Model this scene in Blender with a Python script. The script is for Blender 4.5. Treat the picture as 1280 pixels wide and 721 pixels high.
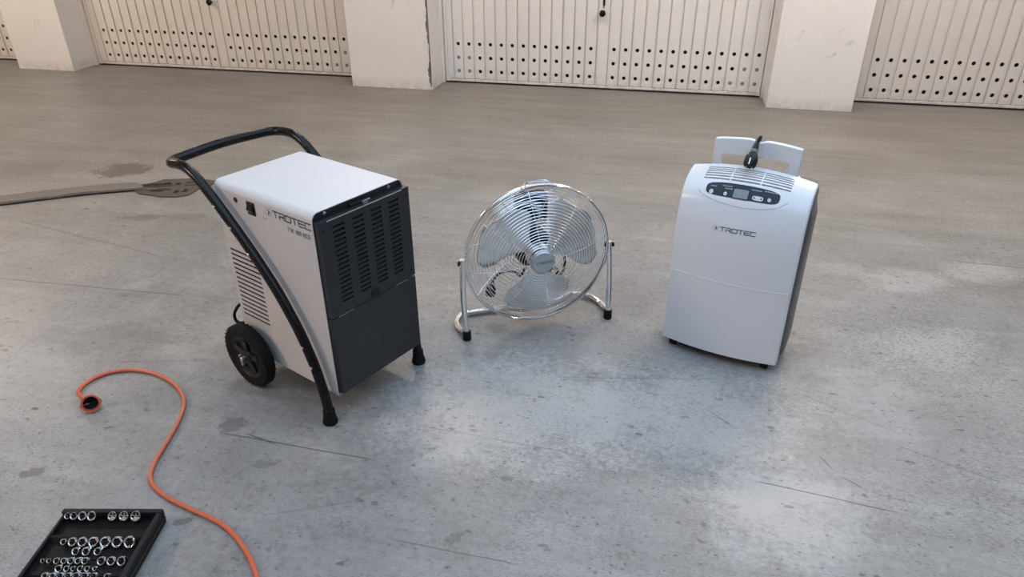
import bpy, math, random
from mathutils import Vector, Matrix
for o in list(bpy.data.objects): bpy.data.objects.remove(o)
SC = bpy.context.scene; COL = SC.collection
R = math.radians; PI = math.pi
random.seed(4)

# ------------------------------------------------------------------ camera
F_PX, PITCH, ROLL, YAW = 887.8068, R(29.36), R(-0.35), R(13.07)
fw = Vector((-math.sin(YAW)*math.cos(PITCH), math.cos(YAW)*math.cos(PITCH), -math.sin(PITCH)))
rt = Vector((math.cos(YAW), math.sin(YAW), 0)); up = rt.cross(fw)
rt2 = rt*math.cos(ROLL)+up*math.sin(ROLL); up2 = -rt*math.sin(ROLL)+up*math.cos(ROLL)
cd = bpy.data.cameras.new('camera'); cam = bpy.data.objects.new('camera', cd); COL.objects.link(cam)
M3 = Matrix((rt2, up2, -fw)).transposed()
cam.matrix_world = Matrix.Translation((0, 0, 1.5)) @ M3.to_4x4()
cd.sensor_width = 36.0; cd.lens = F_PX/1280*36.0; cd.clip_start = 0.02
SC.camera = cam

# ------------------------------------------------------------------ sky and exposure
W = bpy.data.worlds.new('overcast_sky'); SC.world = W; W.use_nodes = True
bg = W.node_tree.nodes['Background']
bg.inputs['Color'].default_value = (0.55, 0.75, 1.0, 1)
bg.inputs['Strength'].default_value = 2.1
SC.view_settings.view_transform = 'Standard'; SC.view_settings.look = 'None'
SC.view_settings.gamma = 1.0; SC.view_settings.use_curve_mapping = False
SC.view_settings.exposure = 0.0
LAMPS = [(1.12, 4.55, 80.0), (-6.2, 4.2, 86.0), (-5.3, -.7, 188.0), (-1.9, 4.70, 46.0), (3.7, 4.3, 45.0)]      # ceiling lamps, then unseen fill lamps added for brightness: x, y, emission
LAMP_COL = [(1.0, .88, .77), (1.0, .89, .76), (1.0, .73, .54), (1.0, .89, .79), (1.0, .88, .78)]

# ------------------------------------------------------------------ material helpers
class NT:
    def __init__(s, name):
        s.m = bpy.data.materials.new(name); s.m.use_nodes = True
        s.t = s.m.node_tree; s.n = s.t.nodes; s.b = s.n['Principled BSDF']
        s._co = None
    def link(s, a, b): s.t.links.new(a, b)
    def put(s, v, sock):
        if hasattr(v, 'is_output'): s.link(v, sock)
        else: sock.default_value = v
    def co(s):
        if s._co is None: s._co = s.n.new('ShaderNodeTexCoord').outputs['Object']
        return s._co
    def sep(s):
        x = s.n.new('ShaderNodeSeparateXYZ'); s.link(s.co(), x.inputs[0]); return x.outputs
    def math(s, op, a, b=0.0, c=0.0, clamp=False):
        x = s.n.new('ShaderNodeMath'); x.operation = op; x.use_clamp = clamp
        s.put(a, x.inputs[0]); s.put(b, x.inputs[1])
        if op in ('MULTIPLY_ADD',): s.put(c, x.inputs[2])
        return x.outputs[0]
    def mapped(s, scale=(1, 1, 1), rot=0.0, loc=(0, 0, 0)):
        x = s.n.new('ShaderNodeMapping'); s.link(s.co(), x.inputs[0])
        x.inputs['Scale'].default_value = scale; x.inputs['Rotation'].default_value = (0, 0, rot); x.inputs['Location'].default_value = loc
        return x.outputs[0]
    def noise(s, scale, detail=4, rough=.55, vec=None, dist=0.0):
        x = s.n.new('ShaderNodeTexNoise'); x.inputs['Scale'].default_value = scale
        x.inputs['Detail'].default_value = detail; x.inputs['Roughness'].default_value = rough; x.inputs['Distortion'].default_value = dist
        s.link(vec if vec is not None else s.co(), x.inputs['Vector']); return x.outputs['Fac']
    def voro(s, scale, vec=None, feature='F1'):
        x = s.n.new('ShaderNodeTexVoronoi'); x.feature = feature; x.inputs['Scale'].default_value = scale
        s.link(vec if vec is not None else s.co(), x.inputs['Vector']); return x.outputs['Distance']
    def ramp(s, v, lo, hi, a=0.0, b=1.0, smooth=False):
        x = s.n.new('ShaderNodeMapRange'); x.clamp = True
        if smooth: x.interpolation_type = 'SMOOTHSTEP'
        s.put(v, x.inputs[0]); s.put(lo, x.inputs[1]); s.put(hi, x.inputs[2]); s.put(a, x.inputs[3]); s.put(b, x.inputs[4]); return x.outputs[0]
    def mix(s, f, a, b):
        x = s.n.new('ShaderNodeMix'); x.data_type = 'RGBA'
        s.put(f, x.inputs[0]); s.put(a if hasattr(a, 'is_output') else (*a, 1), x.inputs[6]); s.put(b if hasattr(b, 'is_output') else (*b, 1), x.inputs[7]); return x.outputs[2]
    def bump(s, h, strength=.3, dist=.002):
        x = s.n.new('ShaderNodeBump'); x.inputs['Strength'].default_value = strength; x.inputs['Distance'].default_value = dist
        s.put(h, x.inputs['Height']); s.link(x.outputs[0], s.b.inputs['Normal'])
    def set(s, color=None, rough=None, metal=None, spec=None, coat=None):
        if color is not None: s.put(color if hasattr(color, 'is_output') else (*color, 1), s.b.inputs['Base Color'])
        if rough is not None: s.put(rough, s.b.inputs['Roughness'])
        if metal is not None: s.b.inputs['Metallic'].default_value = metal
        if spec is not None: s.b.inputs['Specular IOR Level'].default_value = spec
        if coat is not None: s.b.inputs['Coat Weight'].default_value = coat; s.b.inputs['Coat Roughness'].default_value = .08
        return s.m
def simple(name, c, rough=.5, metal=0.0, var=.06, scale=30, spec=.5, bump=0.0, coat=None):
    t = NT(name); n = t.noise(scale, 3)
    a = tuple(max(0, x*(1-var)) for x in c); b = tuple(min(1, x*(1+var)) for x in c)
    m = t.set(t.mix(n, a, b), t.ramp(n, .3, .7, max(0.02, rough*.85), min(1, rough*1.15)), metal, spec, coat)
    if bump: t.bump(t.noise(scale*6, 3), bump, .001)
    return m
MT = {}
MT['white_steel'] = simple('white_powder_coat', (.665, .65, .645), .38, var=.02, scale=8, bump=.05, spec=.35)
MT['white_plastic'] = simple('glossy_white_plastic', (.77, .78, .80), .20, var=.01, scale=6)
MT['black_plastic'] = simple('satin_black_plastic', (.009, .0095, .011), .42, var=.15, scale=40, spec=.35)
MT['black_gloss'] = simple('glossy_black_paint', (.005, .005, .0055), .26, var=.1, spec=.3)
MT['black_steel'] = simple('black_coated_steel', (.014, .016, .020), .42, var=.12, scale=12, bump=.04)
MT['dark_void'] = simple('dark_cavity', (.006, .006, .007), .8)
MT['rubber'] = simple('black_rubber', (.006, .006, .0065), .75, var=.2, bump=.1, spec=.25)
MT['chrome'] = simple('polished_chrome', (.90, .905, .91), .12, 1.0, var=.03)
MT['wire'] = simple('chrome_wire', (.88, .885, .89), .2, 1.0, var=.03)
MT['alu'] = simple('brushed_aluminium', (.86, .875, .89), .33, 1.0, var=.04, scale=20)
MT['badge'] = simple('silver_badge', (.50, .53, .56), .35, .6)
MT['zinc'] = simple('zinc_steel', (.7, .7, .68), .3, 1.0)
MT['grey_plastic'] = simple('dark_grey_plastic', (.085, .087, .082), .42, var=.04)
MT['slate'] = simple('slate_panel_film', (.022, .031, .040), .45, spec=.3)
MT['lcd'] = simple('grey_lcd', (.21, .245, .25), .2)
MT['button'] = simple('light_grey_button', (.62, .66, .68), .4)
MT['print'] = simple('dark_print', (.035, .04, .055), .5)
MT['print_light'] = simple('pale_print', (.36, .40, .44), .5)
MT['print_grey'] = simple('grey_print', (.36, .36, .38), .5)
MT['orange'] = simple('orange_pvc', (.62, .135, .055), .42, var=.1, scale=25)
MT['red'] = simple('dark_red_lens', (.10, .008, .008), .2)
MT['line'] = simple('seam_shadow_grey', (.33, .35, .38), .5)
MT['case'] = simple('black_moulded_case', (.0045, .0045, .0055), .5, var=.2, scale=60, spec=.2)
MT['case_edge'] = simple('worn_black_case', (.009, .009, .011), .5, var=.25, scale=60, spec=.3)
MT['iron'] = simple('rusty_iron', (.085, .072, .060), .85, var=.35, scale=20, bump=.5)
MT['patch'] = simple('patched_mortar', (.185, .165, .145), .8, var=.25, scale=9, bump=.4)
MT['ceiling'] = simple('painted_ceiling', (.62, .60, .57), .9)
MT['plug_grey'] = simple('grey_plug', (.22, .21, .20), .6)
MT['vent_grey'] = simple('grille_grey', (.42, .43, .46), .5)

def floor_material():
    t = NT('worn_concrete_floor'); x, y, z = t.sep()
    big = t.noise(.55, 5, .6, dist=.5); mid = t.noise(3.2, 6, .65, dist=.4); fine = t.noise(38, 6, .7)
    streak = t.noise(1.0, 6, .7, t.mapped((1.1, 9, 1), R(-28)))
    v = t.math('ADD', t.math('MULTIPLY', big, .42), t.math('MULTIPLY', mid, .33)); v = t.math('ADD', v, t.math('MULTIPLY', streak, .22))
    c = t.mix(t.ramp(v, .37, .60), (.17, .162, .153), (.37, .36, .347))
    c = t.mix(t.ramp(fine, .42, .66, .0, .25), c, (.44, .43, .415))
    c = t.mix(t.ramp(fine, .46, .32, .0, .30), c, (.13, .125, .12))
    c = t.mix(t.ramp(t.noise(95, 4, .7), .56, .68, 0, .42), c, (.11, .105, .10))
    c = t.mix(t.ramp(t.noise(70, 4, .7, t.mapped((1, 1.5, 1), .4, (3, 5, 0))), .60, .72, 0, .30), c, (.50, .49, .475))
    # rubbed pale patches
    worn = t.ramp(t.noise(1.7, 7, .72, t.mapped((1, 2.2, 1), R(20)), .6), .56, .66, 0, .35)
    c = t.mix(worn, c, (.43, .42, .405))
    # brown dirt towards the garage doors
    edge = t.math('ADD', y, t.ramp(t.noise(1.1, 5, .6, t.mapped((.5, 1.6, 1))), .3, .7, -.75, .75))
    dirt = t.ramp(edge, 1.8, 5.9, 0, .62, True)
    c = t.mix(dirt, c, t.mix(t.ramp(streak, .4, .6), (.105, .092, .08), (.16, .142, .125)))
    # pale rubbed patches, some with lamp gloss and lit floor painted in
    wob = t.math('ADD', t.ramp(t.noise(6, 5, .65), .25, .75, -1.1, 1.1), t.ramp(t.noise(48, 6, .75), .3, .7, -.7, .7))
    for (sx, sy, rx, ry, ang, dk) in [q for q in STAINS_AND_LIGHT if q[5] < 0]:
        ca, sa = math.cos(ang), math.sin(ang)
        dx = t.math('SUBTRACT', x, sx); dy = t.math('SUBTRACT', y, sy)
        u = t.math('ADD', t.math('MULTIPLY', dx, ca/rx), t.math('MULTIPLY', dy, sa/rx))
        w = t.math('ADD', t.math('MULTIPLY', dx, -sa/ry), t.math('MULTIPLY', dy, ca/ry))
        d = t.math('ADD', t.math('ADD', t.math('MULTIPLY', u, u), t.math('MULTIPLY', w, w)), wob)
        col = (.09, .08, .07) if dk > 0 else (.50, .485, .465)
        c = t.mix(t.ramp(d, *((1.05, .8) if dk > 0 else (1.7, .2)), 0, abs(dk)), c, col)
    # speckles: two sizes of dark chips, elongated
    sp = t.mapped((1, 1.9, 1), R(35))
    near = t.ramp(t.noise(2.2, 4, .6), .44, .62)
    chips = t.math('MULTIPLY', t.ramp(t.math('ADD', t.voro(11, sp), t.ramp(fine, .3, .7, -.10, .10)), .16, .11), t.ramp(t.noise(6, 4, .7), .47, .52))
    c = t.mix(t.math('MULTIPLY', chips, t.math('MULTIPLY_ADD', near, .55, .3)), c, (.085, .08, .075))
    chips2 = t.math('MULTIPLY', t.ramp(t.math('ADD', t.voro(34, sp), t.ramp(fine, .3, .7, -.12, .12)), .17, .11), t.ramp(t.noise(5, 5, .7), .44, .52))
    c = t.mix(t.math('MULTIPLY', chips2, .8), c, (.11, .105, .10))
    # fine dragged grit, denser on the right
    gv = t.mapped((1.0, 2.6, 1), R(48)); gm = t.math('MULTIPLY', t.ramp(t.noise(1.3, 6, .7, None, .6), .40, .62), t.ramp(x, -2.2, .9, .45, 1.0))
    c = t.mix(t.math('MULTIPLY', t.ramp(t.noise(75, 3, .65, gv), .54, .61), t.math('MULTIPLY', gm, .75)), c, (.085, .08, .075))
    c = t.mix(t.math('MULTIPLY', t.ramp(t.noise(28, 5, .7, gv), .60, .67), t.math('MULTIPLY', gm, .5)), c, (.12, .115, .105))
    c = t.mix(t.math('MULTIPLY', t.ramp(t.noise(60, 3, .65, t.mapped((1.0, 2.2, 1), R(48), (7, 2, 0))), .56, .64), t.math('MULTIPLY', gm, .35)), c, (.52, .51, .50))
    # stains: centre, radii, darkness
    wob = t.math('ADD', t.ramp(t.noise(6, 5, .65), .25, .75, -1.1, 1.1), t.ramp(t.noise(48, 6, .75), .3, .7, -.7, .7))
    for (sx, sy, rx, ry, ang, dk) in [q for q in STAINS_AND_LIGHT if q[5] > 0]:
        ca, sa = math.cos(ang), math.sin(ang)
        dx = t.math('SUBTRACT', x, sx); dy = t.math('SUBTRACT', y, sy)
        u = t.math('ADD', t.math('MULTIPLY', dx, ca/rx), t.math('MULTIPLY', dy, sa/rx))
        w = t.math('ADD', t.math('MULTIPLY', dx, -sa/ry), t.math('MULTIPLY', dy, ca/ry))
        d = t.math('ADD', t.math('ADD', t.math('MULTIPLY', u, u), t.math('MULTIPLY', w, w)), wob)
        col = (.09, .08, .07) if dk > 0 else (.50, .485, .465)
        c = t.mix(t.ramp(d, *((1.05, .8) if dk > 0 else (1.7, .2)), 0, abs(dk)), c, col)
    # scratches and hairline cracks
    wl = t.ramp(t.noise(3.5, 3, .5), .2, .8, -.006, .006)
    for (ax, ay, bx, by, th, dk) in SCRATCH:
        L = math.hypot(bx-ax, by-ay); ca, sa = (bx-ax)/L, (by-ay)/L
        dx = t.math('SUBTRACT', x, ax); dy = t.math('SUBTRACT', y, ay)
        u = t.math('ADD', t.math('MULTIPLY', dx, ca), t.math('MULTIPLY', dy, sa))
        w = t.math('ABSOLUTE', t.math('ADD', t.math('ADD', t.math('MULTIPLY', dx, -sa), t.math('MULTIPLY', dy, ca)), wl))
        m = t.math('MULTIPLY', t.ramp(w, th, th*.4), t.math('MULTIPLY', t.ramp(u, 0, .04), t.ramp(u, L, L-.04)))
        m = t.math('MULTIPLY', m, t.ramp(fine, .3, .5, .35, 1))
        c = t.mix(t.math('MULTIPLY', m, dk), c, (.06, .055, .05))
    t.set(c, t.ramp(mid, .3, .7, .34, .50), spec=.42)
    h = t.math('ADD', t.math('MULTIPLY', fine, .5), t.math('MULTIPLY', t.noise(110, 4, .7), .5))
    t.bump(h, .22, .003)
    return t.m
STAINS_AND_LIGHT = [(-3.27, 3.53, .16, .13, .3, .75), (-2.69, 2.92, .10, .05, .2, .45), (-2.45, 2.98, .12, .05, .2, .3), (-1.09, 1.39, .035, .02, .3, .35),
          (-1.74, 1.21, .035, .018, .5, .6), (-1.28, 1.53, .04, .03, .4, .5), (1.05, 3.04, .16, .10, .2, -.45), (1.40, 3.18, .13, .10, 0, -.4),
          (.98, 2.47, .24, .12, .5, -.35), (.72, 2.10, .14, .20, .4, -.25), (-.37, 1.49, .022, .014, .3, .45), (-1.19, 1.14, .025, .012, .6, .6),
          (.10, 1.88, .38, .22, .3, -.55), (-.38, 1.82, .42, .26, .3, -.65), (.40, 1.53, .19, .17, .2, -.6), (-2.0, 1.9, .3, .10, .2, .18), (-.45, 1.25, .03, .018, .8, .4)]  # three pale ones: wear plus painted lamp gloss, light pool and shadow brightening
SCRATCH = [(-1.31, 1.49, -.76, 1.48, .0035, .8), (-1.23, 1.505, -1.08, 1.475, .004, .8), (-2.86, 2.2, -1.95, 2.24, .006, .55), (.33, 1.64, .72, 1.60, .003, .85),
           (.53, 1.80, .575, 1.72, .004, .7), (.575, 1.72, .655, 1.665, .004, .7), (.655, 1.665, .80, 1.64, .003, .5), (-.63, 1.21, -.25, 1.20, .0025, .6), (-.32, 2.01, .25, 2.12, .003, .35),
           (1.28, 3.28, 1.75, 3.27, .006, .6), (.20, 1.95, .30, 1.86, .003, .6), (-.70, 1.66, -.2, 1.64, .002, .4), (.75, 1.9, 1.05, 1.78, .003, .5), (.5, 2.1, .8, 1.95, .003, .4), (-1.9, 1.75, -1.55, 1.85, .003, .35), (-1.0, 1.2, -.72, 1.33, .002, .4), (-3.3, 2.75, -2.3, 2.55, .008, .4)]
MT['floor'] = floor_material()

def wall_material():
    t = NT('scuffed_white_render'); x, y, z = t.sep()
    n = t.noise(2.5, 5, .6); sc = t.noise(7, 7, .75, t.mapped((1, 1, .8)), 1.2)
    c = t.mix(n, (.75, .72, .70), (.80, .775, .76))
    c = t.mix(t.ramp(sc, .60, .68, 0, .45), c, (.38, .35, .33))
    low = t.math('MULTIPLY', t.ramp(z, .10, .0), t.ramp(t.noise(14, 5, .7), .35, .6))
    c = t.mix(t.math('MULTIPLY', low, .5), c, (.36, .32, .29))
    t.set(c, .75, spec=.3); t.bump(t.noise(60, 5, .7), .25, .004); return t.m
MT['wall'] = wall_material()
def door_material(name, c0, c1):
    t = NT(name); x, y, z = t.sep()
    n = t.noise(1.6, 5, .6); s = t.noise(9, 6, .75, t.mapped((1.5, 1.5, .25)), .8)
    c = t.mix(n, c0, c1)
    c = t.mix(t.ramp(s, .62, .70, 0, .5), c, (.30, .27, .24))
    c = t.mix(t.math('MULTIPLY', t.ramp(z, .16, .0, 0, .35), t.ramp(t.noise(20, 4), .4, .6)), c, (.28, .25, .22))
    t.set(c, .48, spec=.4); return t.m
MT['door_a'] = door_material('cream_door_paint', (.68, .64, .58), (.74, .70, .64))
MT['door_b'] = door_material('white_door_paint', (.74, .72, .70), (.79, .77, .75))
MT['door_c'] = door_material('yellowed_door_paint', (.645, .605, .565), (.71, .67, .63))
MT['chip'] = simple('bare_concrete_chip', (.16, .15, .14), .9, var=.3, scale=40, bump=.5)
def emissive(name, c, s):
    t = NT(name); t.b.inputs['Emission Color'].default_value = (*c, 1); t.b.inputs['Emission Strength'].default_value = s
    n = t.noise(5, 2); t.set(t.mix(n, (.8, .8, .8), (.82, .82, .82)), .5); return t.m

# ------------------------------------------------------------------ mesh helpers
class MB:
    def __init__(s): s.v = []; s.f = []
    def add(s, vs, fs):
        k = len(s.v); s.v += [tuple(v) for v in vs]; s.f += [tuple(i+k for i in f) for f in fs]; return s
    def box(s, a, b):
        (x0, y0, z0), (x1, y1, z1) = a, b
        return s.add([(x0, y0, z0), (x1, y0, z0), (x1, y1, z0), (x0, y1, z0), (x0, y0, z1), (x1, y0, z1), (x1, y1, z1), (x0, y1, z1)],
                     [(3, 2, 1, 0), (4, 5, 6, 7), (0, 1, 5, 4), (1, 2, 6, 5), (2, 3, 7, 6), (3, 0, 4, 7)])
    def prism(s, poly, fn0, fn1):       # polygon extruded between two maps
        n = len(poly); a = [fn0(*p) for p in poly]; b = [fn1(*p) for p in poly]
        return s.add(a+b, [tuple(range(n))[::-1], tuple(range(n, 2*n))]+[(i, (i+1) % n, n+(i+1) % n, n+i) for i in range(n)])
    def rings(s, rs, caps=True, closed=False):
        n = len(rs[0]); vs = [p for r in rs for p in r]; m = len(rs); fs = []
        for j in range(m if closed else m-1):
            k = (j+1) % m
            for i in range(n): fs.append((j*n+i, j*n+(i+1) % n, k*n+(i+1) % n, k*n+i))
        if caps and not closed: fs += [tuple(range(n))[::-1], tuple(range((m-1)*n, m*n))]
        return s.add(vs, fs)
    def tube(s, path, r, n=10, caps=True, closed=False):
        P = [Vector(p) for p in path]; m = len(P); rs = []; up = None
        for i, p in enumerate(P):
            a = P[(i-1) % m] if (closed or i > 0) else p; b = P[(i+1) % m] if (closed or i < m-1) else p
            d = (b-a).normalized()
            if up is None:
                up = Vector((0, 0, 1)) if abs(d.z) < .9 else Vector((1, 0, 0))
            up = (up-d*up.dot(d)).normalized(); q = d.cross(up)
            rr = r[i] if isinstance(r, (list, tuple)) else r
            rs.append([p+(up*math.cos(2*PI*k/n)+q*math.sin(2*PI*k/n))*rr for k in range(n)])
        return s.rings(rs, caps, closed)
    def lathe(s, prof, o=(0, 0, 0), ax=(0, 0, 1), n=24, caps=True):     # prof: (radius, height)
        ax = Vector(ax).normalized(); u = Vector((0, 0, 1)) if abs(ax.z) < .9 else Vector((1, 0, 0)); u = (u-ax*u.dot(ax)).normalized(); w = ax.cross(u)
        o = Vector(o)
        return s.rings([[o+ax*h+(u*math.cos(2*PI*k/n)+w*math.sin(2*PI*k/n))*r for k in range(n)] for r, h in prof], caps)
    def grid(s, fn, us, vs, hole=None, depth=None, closed_u=False):
        nu, nv = len(us), len(vs); P = [fn(u, v, 0) for v in vs for u in us]; fs = []
        for j in range(nv-1):
            for i in range(nu-1):
                q = (j*nu+i, j*nu+i+1, (j+1)*nu+i+1, (j+1)*nu+i)
                if hole and hole(i, j):
                    if depth:
                        k = len(P); P += [fn(us[i], vs[j], depth), fn(us[i+1], vs[j], depth), fn(us[i+1], vs[j+1], depth), fn(us[i], vs[j+1], depth)]
                        for a in range(4):
                            b = (a+1) % 4; fs.append((q[a], q[b], k+b, k+a))
                else: fs.append(q)
        return s.add(P, fs)
    def torus(s, c, ax, Rr, r, n=64, m=6):
        ax = Vector(ax).normalized(); u = Vector((0, 0, 1)) if abs(ax.z) < .9 else Vector((1, 0, 0)); u = (u-ax*u.dot(ax)).normalized(); w = ax.cross(u); c = Vector(c)
        rs = []
        for k in range(n):
            d = u*math.cos(2*PI*k/n)+w*math.sin(2*PI*k/n)
            rs.append([c+d*(Rr+r*math.cos(2*PI*j/m))+ax*(r*math.sin(2*PI*j/m)) for j in range(m)])
        return s.rings(rs, False, True)
def smooth_path(P, k=8, closed=False):
    P = [Vector(p) for p in P]; out = []; n = len(P)
    for i in range(n-1):
        p0 = P[max(i-1, 0)]; p1 = P[i]; p2 = P[i+1]; p3 = P[min(i+2, n-1)]
        for j in range(k):
            t = j/k
            out.append(.5*((2*p1)+(p2-p0)*t+(2*p0-5*p1+4*p2-p3)*t*t+(3*p1-p0-3*p2+p3)*t**3))
    out.append(P[-1]); return out
def obj(name, mb, mat, parent=None, bevel=0.0, angle=35, solid=0.0, loc=None, recalc=True, me=None):
    if me is None:
        me = bpy.data.meshes.new(name); me.from_pydata(mb.v, [], mb.f)
        if recalc:
            import bmesh
            b = bmesh.new(); b.from_mesh(me); bmesh.ops.recalc_face_normals(b, faces=b.faces); b.to_mesh(me); b.free()
        me.materials.append(MT[mat] if isinstance(mat, str) else mat)
        for p in me.polygons: p.use_smooth = True
        me.set_sharp_from_angle(angle=R(angle)); me.update()
    o = bpy.data.objects.new(name, me); COL.objects.link(o)
    if parent: o.parent = parent
    if loc: o.location = loc
    if solid:
        m = o.modifiers.new('solid', 'SOLIDIFY'); m.thickness = solid; m.offset = 0
    if bevel:
        m = o.modifiers.new('bevel', 'BEVEL'); m.width = bevel; m.segments = 2; m.limit_method = 'ANGLE'; m.angle_limit = R(40)
    return o
def tag(o, label, cat=None, group=None, kind=None):
    o['label'] = label
    if cat: o['category'] = cat
    if group: o['group'] = group
    if kind: o['kind'] = kind
    return o
def thing(name, label, cat, loc, deg=0.0, group=None):
    o = bpy.data.objects.new(name, None); COL.objects.link(o); o.location = loc; o.rotation_euler = (0, 0, R(deg)); o.empty_display_size = .1
    return tag(o, label, cat, group)
def struct(name, mb, mat, label, parent=None, **k):
    o = obj(name, mb, mat, parent, **k); o['kind'] = 'structure'; o['label'] = label; return o

# ------------------------------------------------------------------ floor, walls, ceiling
YD, YP = 6.158, 5.838
XL, XR, YB = -10.5, 8.5, -4.5
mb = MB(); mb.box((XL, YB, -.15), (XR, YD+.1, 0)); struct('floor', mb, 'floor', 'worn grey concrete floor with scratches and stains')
mb = MB(); SKY = (-2.4, 3.2, -.7, 3.1)        # open rooflight above the machines and the camera: x0, x1, y0, y1
mb.box((XL, SKY[3], 2.9), (XR, YD+.6, 3.05)); mb.box((XL, YB, 2.9), (XR, SKY[2], 3.05)); mb.box((XL, SKY[2]+.001, 2.9), (SKY[0], SKY[3]-.001, 3.05)); mb.box((SKY[1], SKY[2]+.001, 2.9), (XR, SKY[3]-.001, 3.05))
struct('ceiling', mb, 'ceiling', 'painted garage ceiling with an open rooflight')
mb = MB(); mb.box((XL, YB-.2, -.1), (XR, YB, 2.95)); struct('wall_front', mb, 'wall', 'wall of the garage row opposite')
mb = MB(); mb.box((XL-.2, YB-.2, -.1), (XL, YD+.6, 2.95)); struct('wall_left', mb, 'wall', 'white side wall of the garage hall')
mb = MB(); mb.box((XR, YB-.2, -.1), (XR+.2, YD+.6, 2.95)); struct('wall_right', mb, 'wall', 'white right side wall of the garage hall')
mb = MB(); mb.box((XL, YD+.35, -.1), (XR, YD+.5, 2.95)); struct('wall_back', mb, 'dark_void', 'dark wall inside the garages behind the doors')
mb = MB(); mb.box((XL, YP+.02, 2.25), (XR, YD+.2, 2.92)); struct('trim_1', mb, 'wall', 'white lintel above the garage doors')
PIL = [(-6.273, -5.641), (-2.782, -2.043), (.689, 1.319), (4.05, 4.7), (-9.65, -9.0)]
PL = ['scuffed white pillar at far left between two garage doors', 'white pillar with chipped right edge left of the middle door', 'clean white pillar right of the middle door',
      'white pillar beyond the right edge', 'white pillar beyond the left edge']
for k, (a, b) in enumerate(PIL):
    mb = MB(); mb.box((a, YP, -.02), (b, YD+.2, 2.92))
    p = struct('pillar', mb, 'wall', PL[k], bevel=.006)
    if k == 1:      # the paint is broken off along the right edge: bare concrete flakes
        for z0, z1, w in ((.62, 1.05, .040), (.38, .64, .028), (.03, .25, .030), (.14, .42, .014)):
            n = 14; pts = []
            for i in range(n+1):
                z = z0+(z1-z0)*i/n; e = w*(.45+.55*random.random())*math.sin(PI*min(1, max(.08, i/n)))**.4
                pts.append((e, z))
            c = MB()
            for i in range(n):
                (e0, za), (e1, zb) = pts[i], pts[i+1]
                c.add([(b-.004-e0, YP-.0025, za), (b-.004, YP-.0025, za), (b-.004, YP-.0025, zb), (b-.004-e1, YP-.0025, zb),
                       (b-.004-e0, YP+.002, za), (b-.004, YP+.004, za), (b-.004, YP+.004, zb), (b-.004-e1, YP+.002, zb)],
                      [(0, 1, 2, 3), (7, 6, 5, 4), (0, 3, 7, 4), (1, 5, 6, 2), (0, 4, 5, 1), (3, 2, 6, 7)])
            obj('bare_patch', c, 'chip', p)['label'] = 'grey bare concrete where the paint chipped off'

# ------------------------------------------------------------------ garage doors
PIT = .0965; HR = .0155
ZROW = (.100, .215, .330)
def strip_mesh(mat):
    """one vertical steel strip, folded edges, three punched holes; centred on x=0"""
    mb = MB(); hw = PIT/2-.0075; z0, z1 = .036, 2.18; hs = .03
    cut = [z0]
    for z in ZROW: cut += [z-hs, z+hs]
    cut.append(z1)
    for i in range(0, len(cut), 2):
        for xa, xb in ((-hw, hw),):
            mb.add([(xa, 0, cut[i]), (xb, 0, cut[i]), (xb, 0, cut[i+1]), (xa, 0, cut[i+1])], [(0, 1, 2, 3)])
    n = 16
    for z in ZROW:
        o = []; c = []; d = []
        for k in range(n):
            a = 2*PI*(k+.5)/n; ca, sa = math.cos(a), math.sin(a); m = max(abs(ca), abs(sa))
            o.append((hw*ca/m, 0, z+hs*sa/m)); c.append((HR*ca, 0, z+HR*sa)); d.append((HR*ca, .006, z+HR*sa))
        # square corners
        mb.rings([o, c, d], False)
        for sx in (-1, 1):
            for sz in (-1, 1):
                near = sorted(range(n), key=lambda k: (o[k][0]-sx*hw)**2+(o[k][2]-z-sz*hs)**2)[:2]
                mb.add([o[near[0]], (sx*hw, 0, z+sz*hs), o[near[1]]], [(0, 1, 2)])
    for sx in (-1, 1):      # folded edges running back into the groove
        mb.add([(sx*hw, 0, z0), (sx*hw, .014, z0), (sx*hw, .014, z1), (sx*hw, 0, z1)], [(0, 1, 2, 3)])
        mb.add([(sx*hw, .014, z0), (sx*PIT/2, .014, z0), (sx*PIT/2, .014, z1), (sx*hw, .014, z1)], [(0, 1, 2, 3)])
    return obj('panel_source', mb, mat).data
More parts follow.
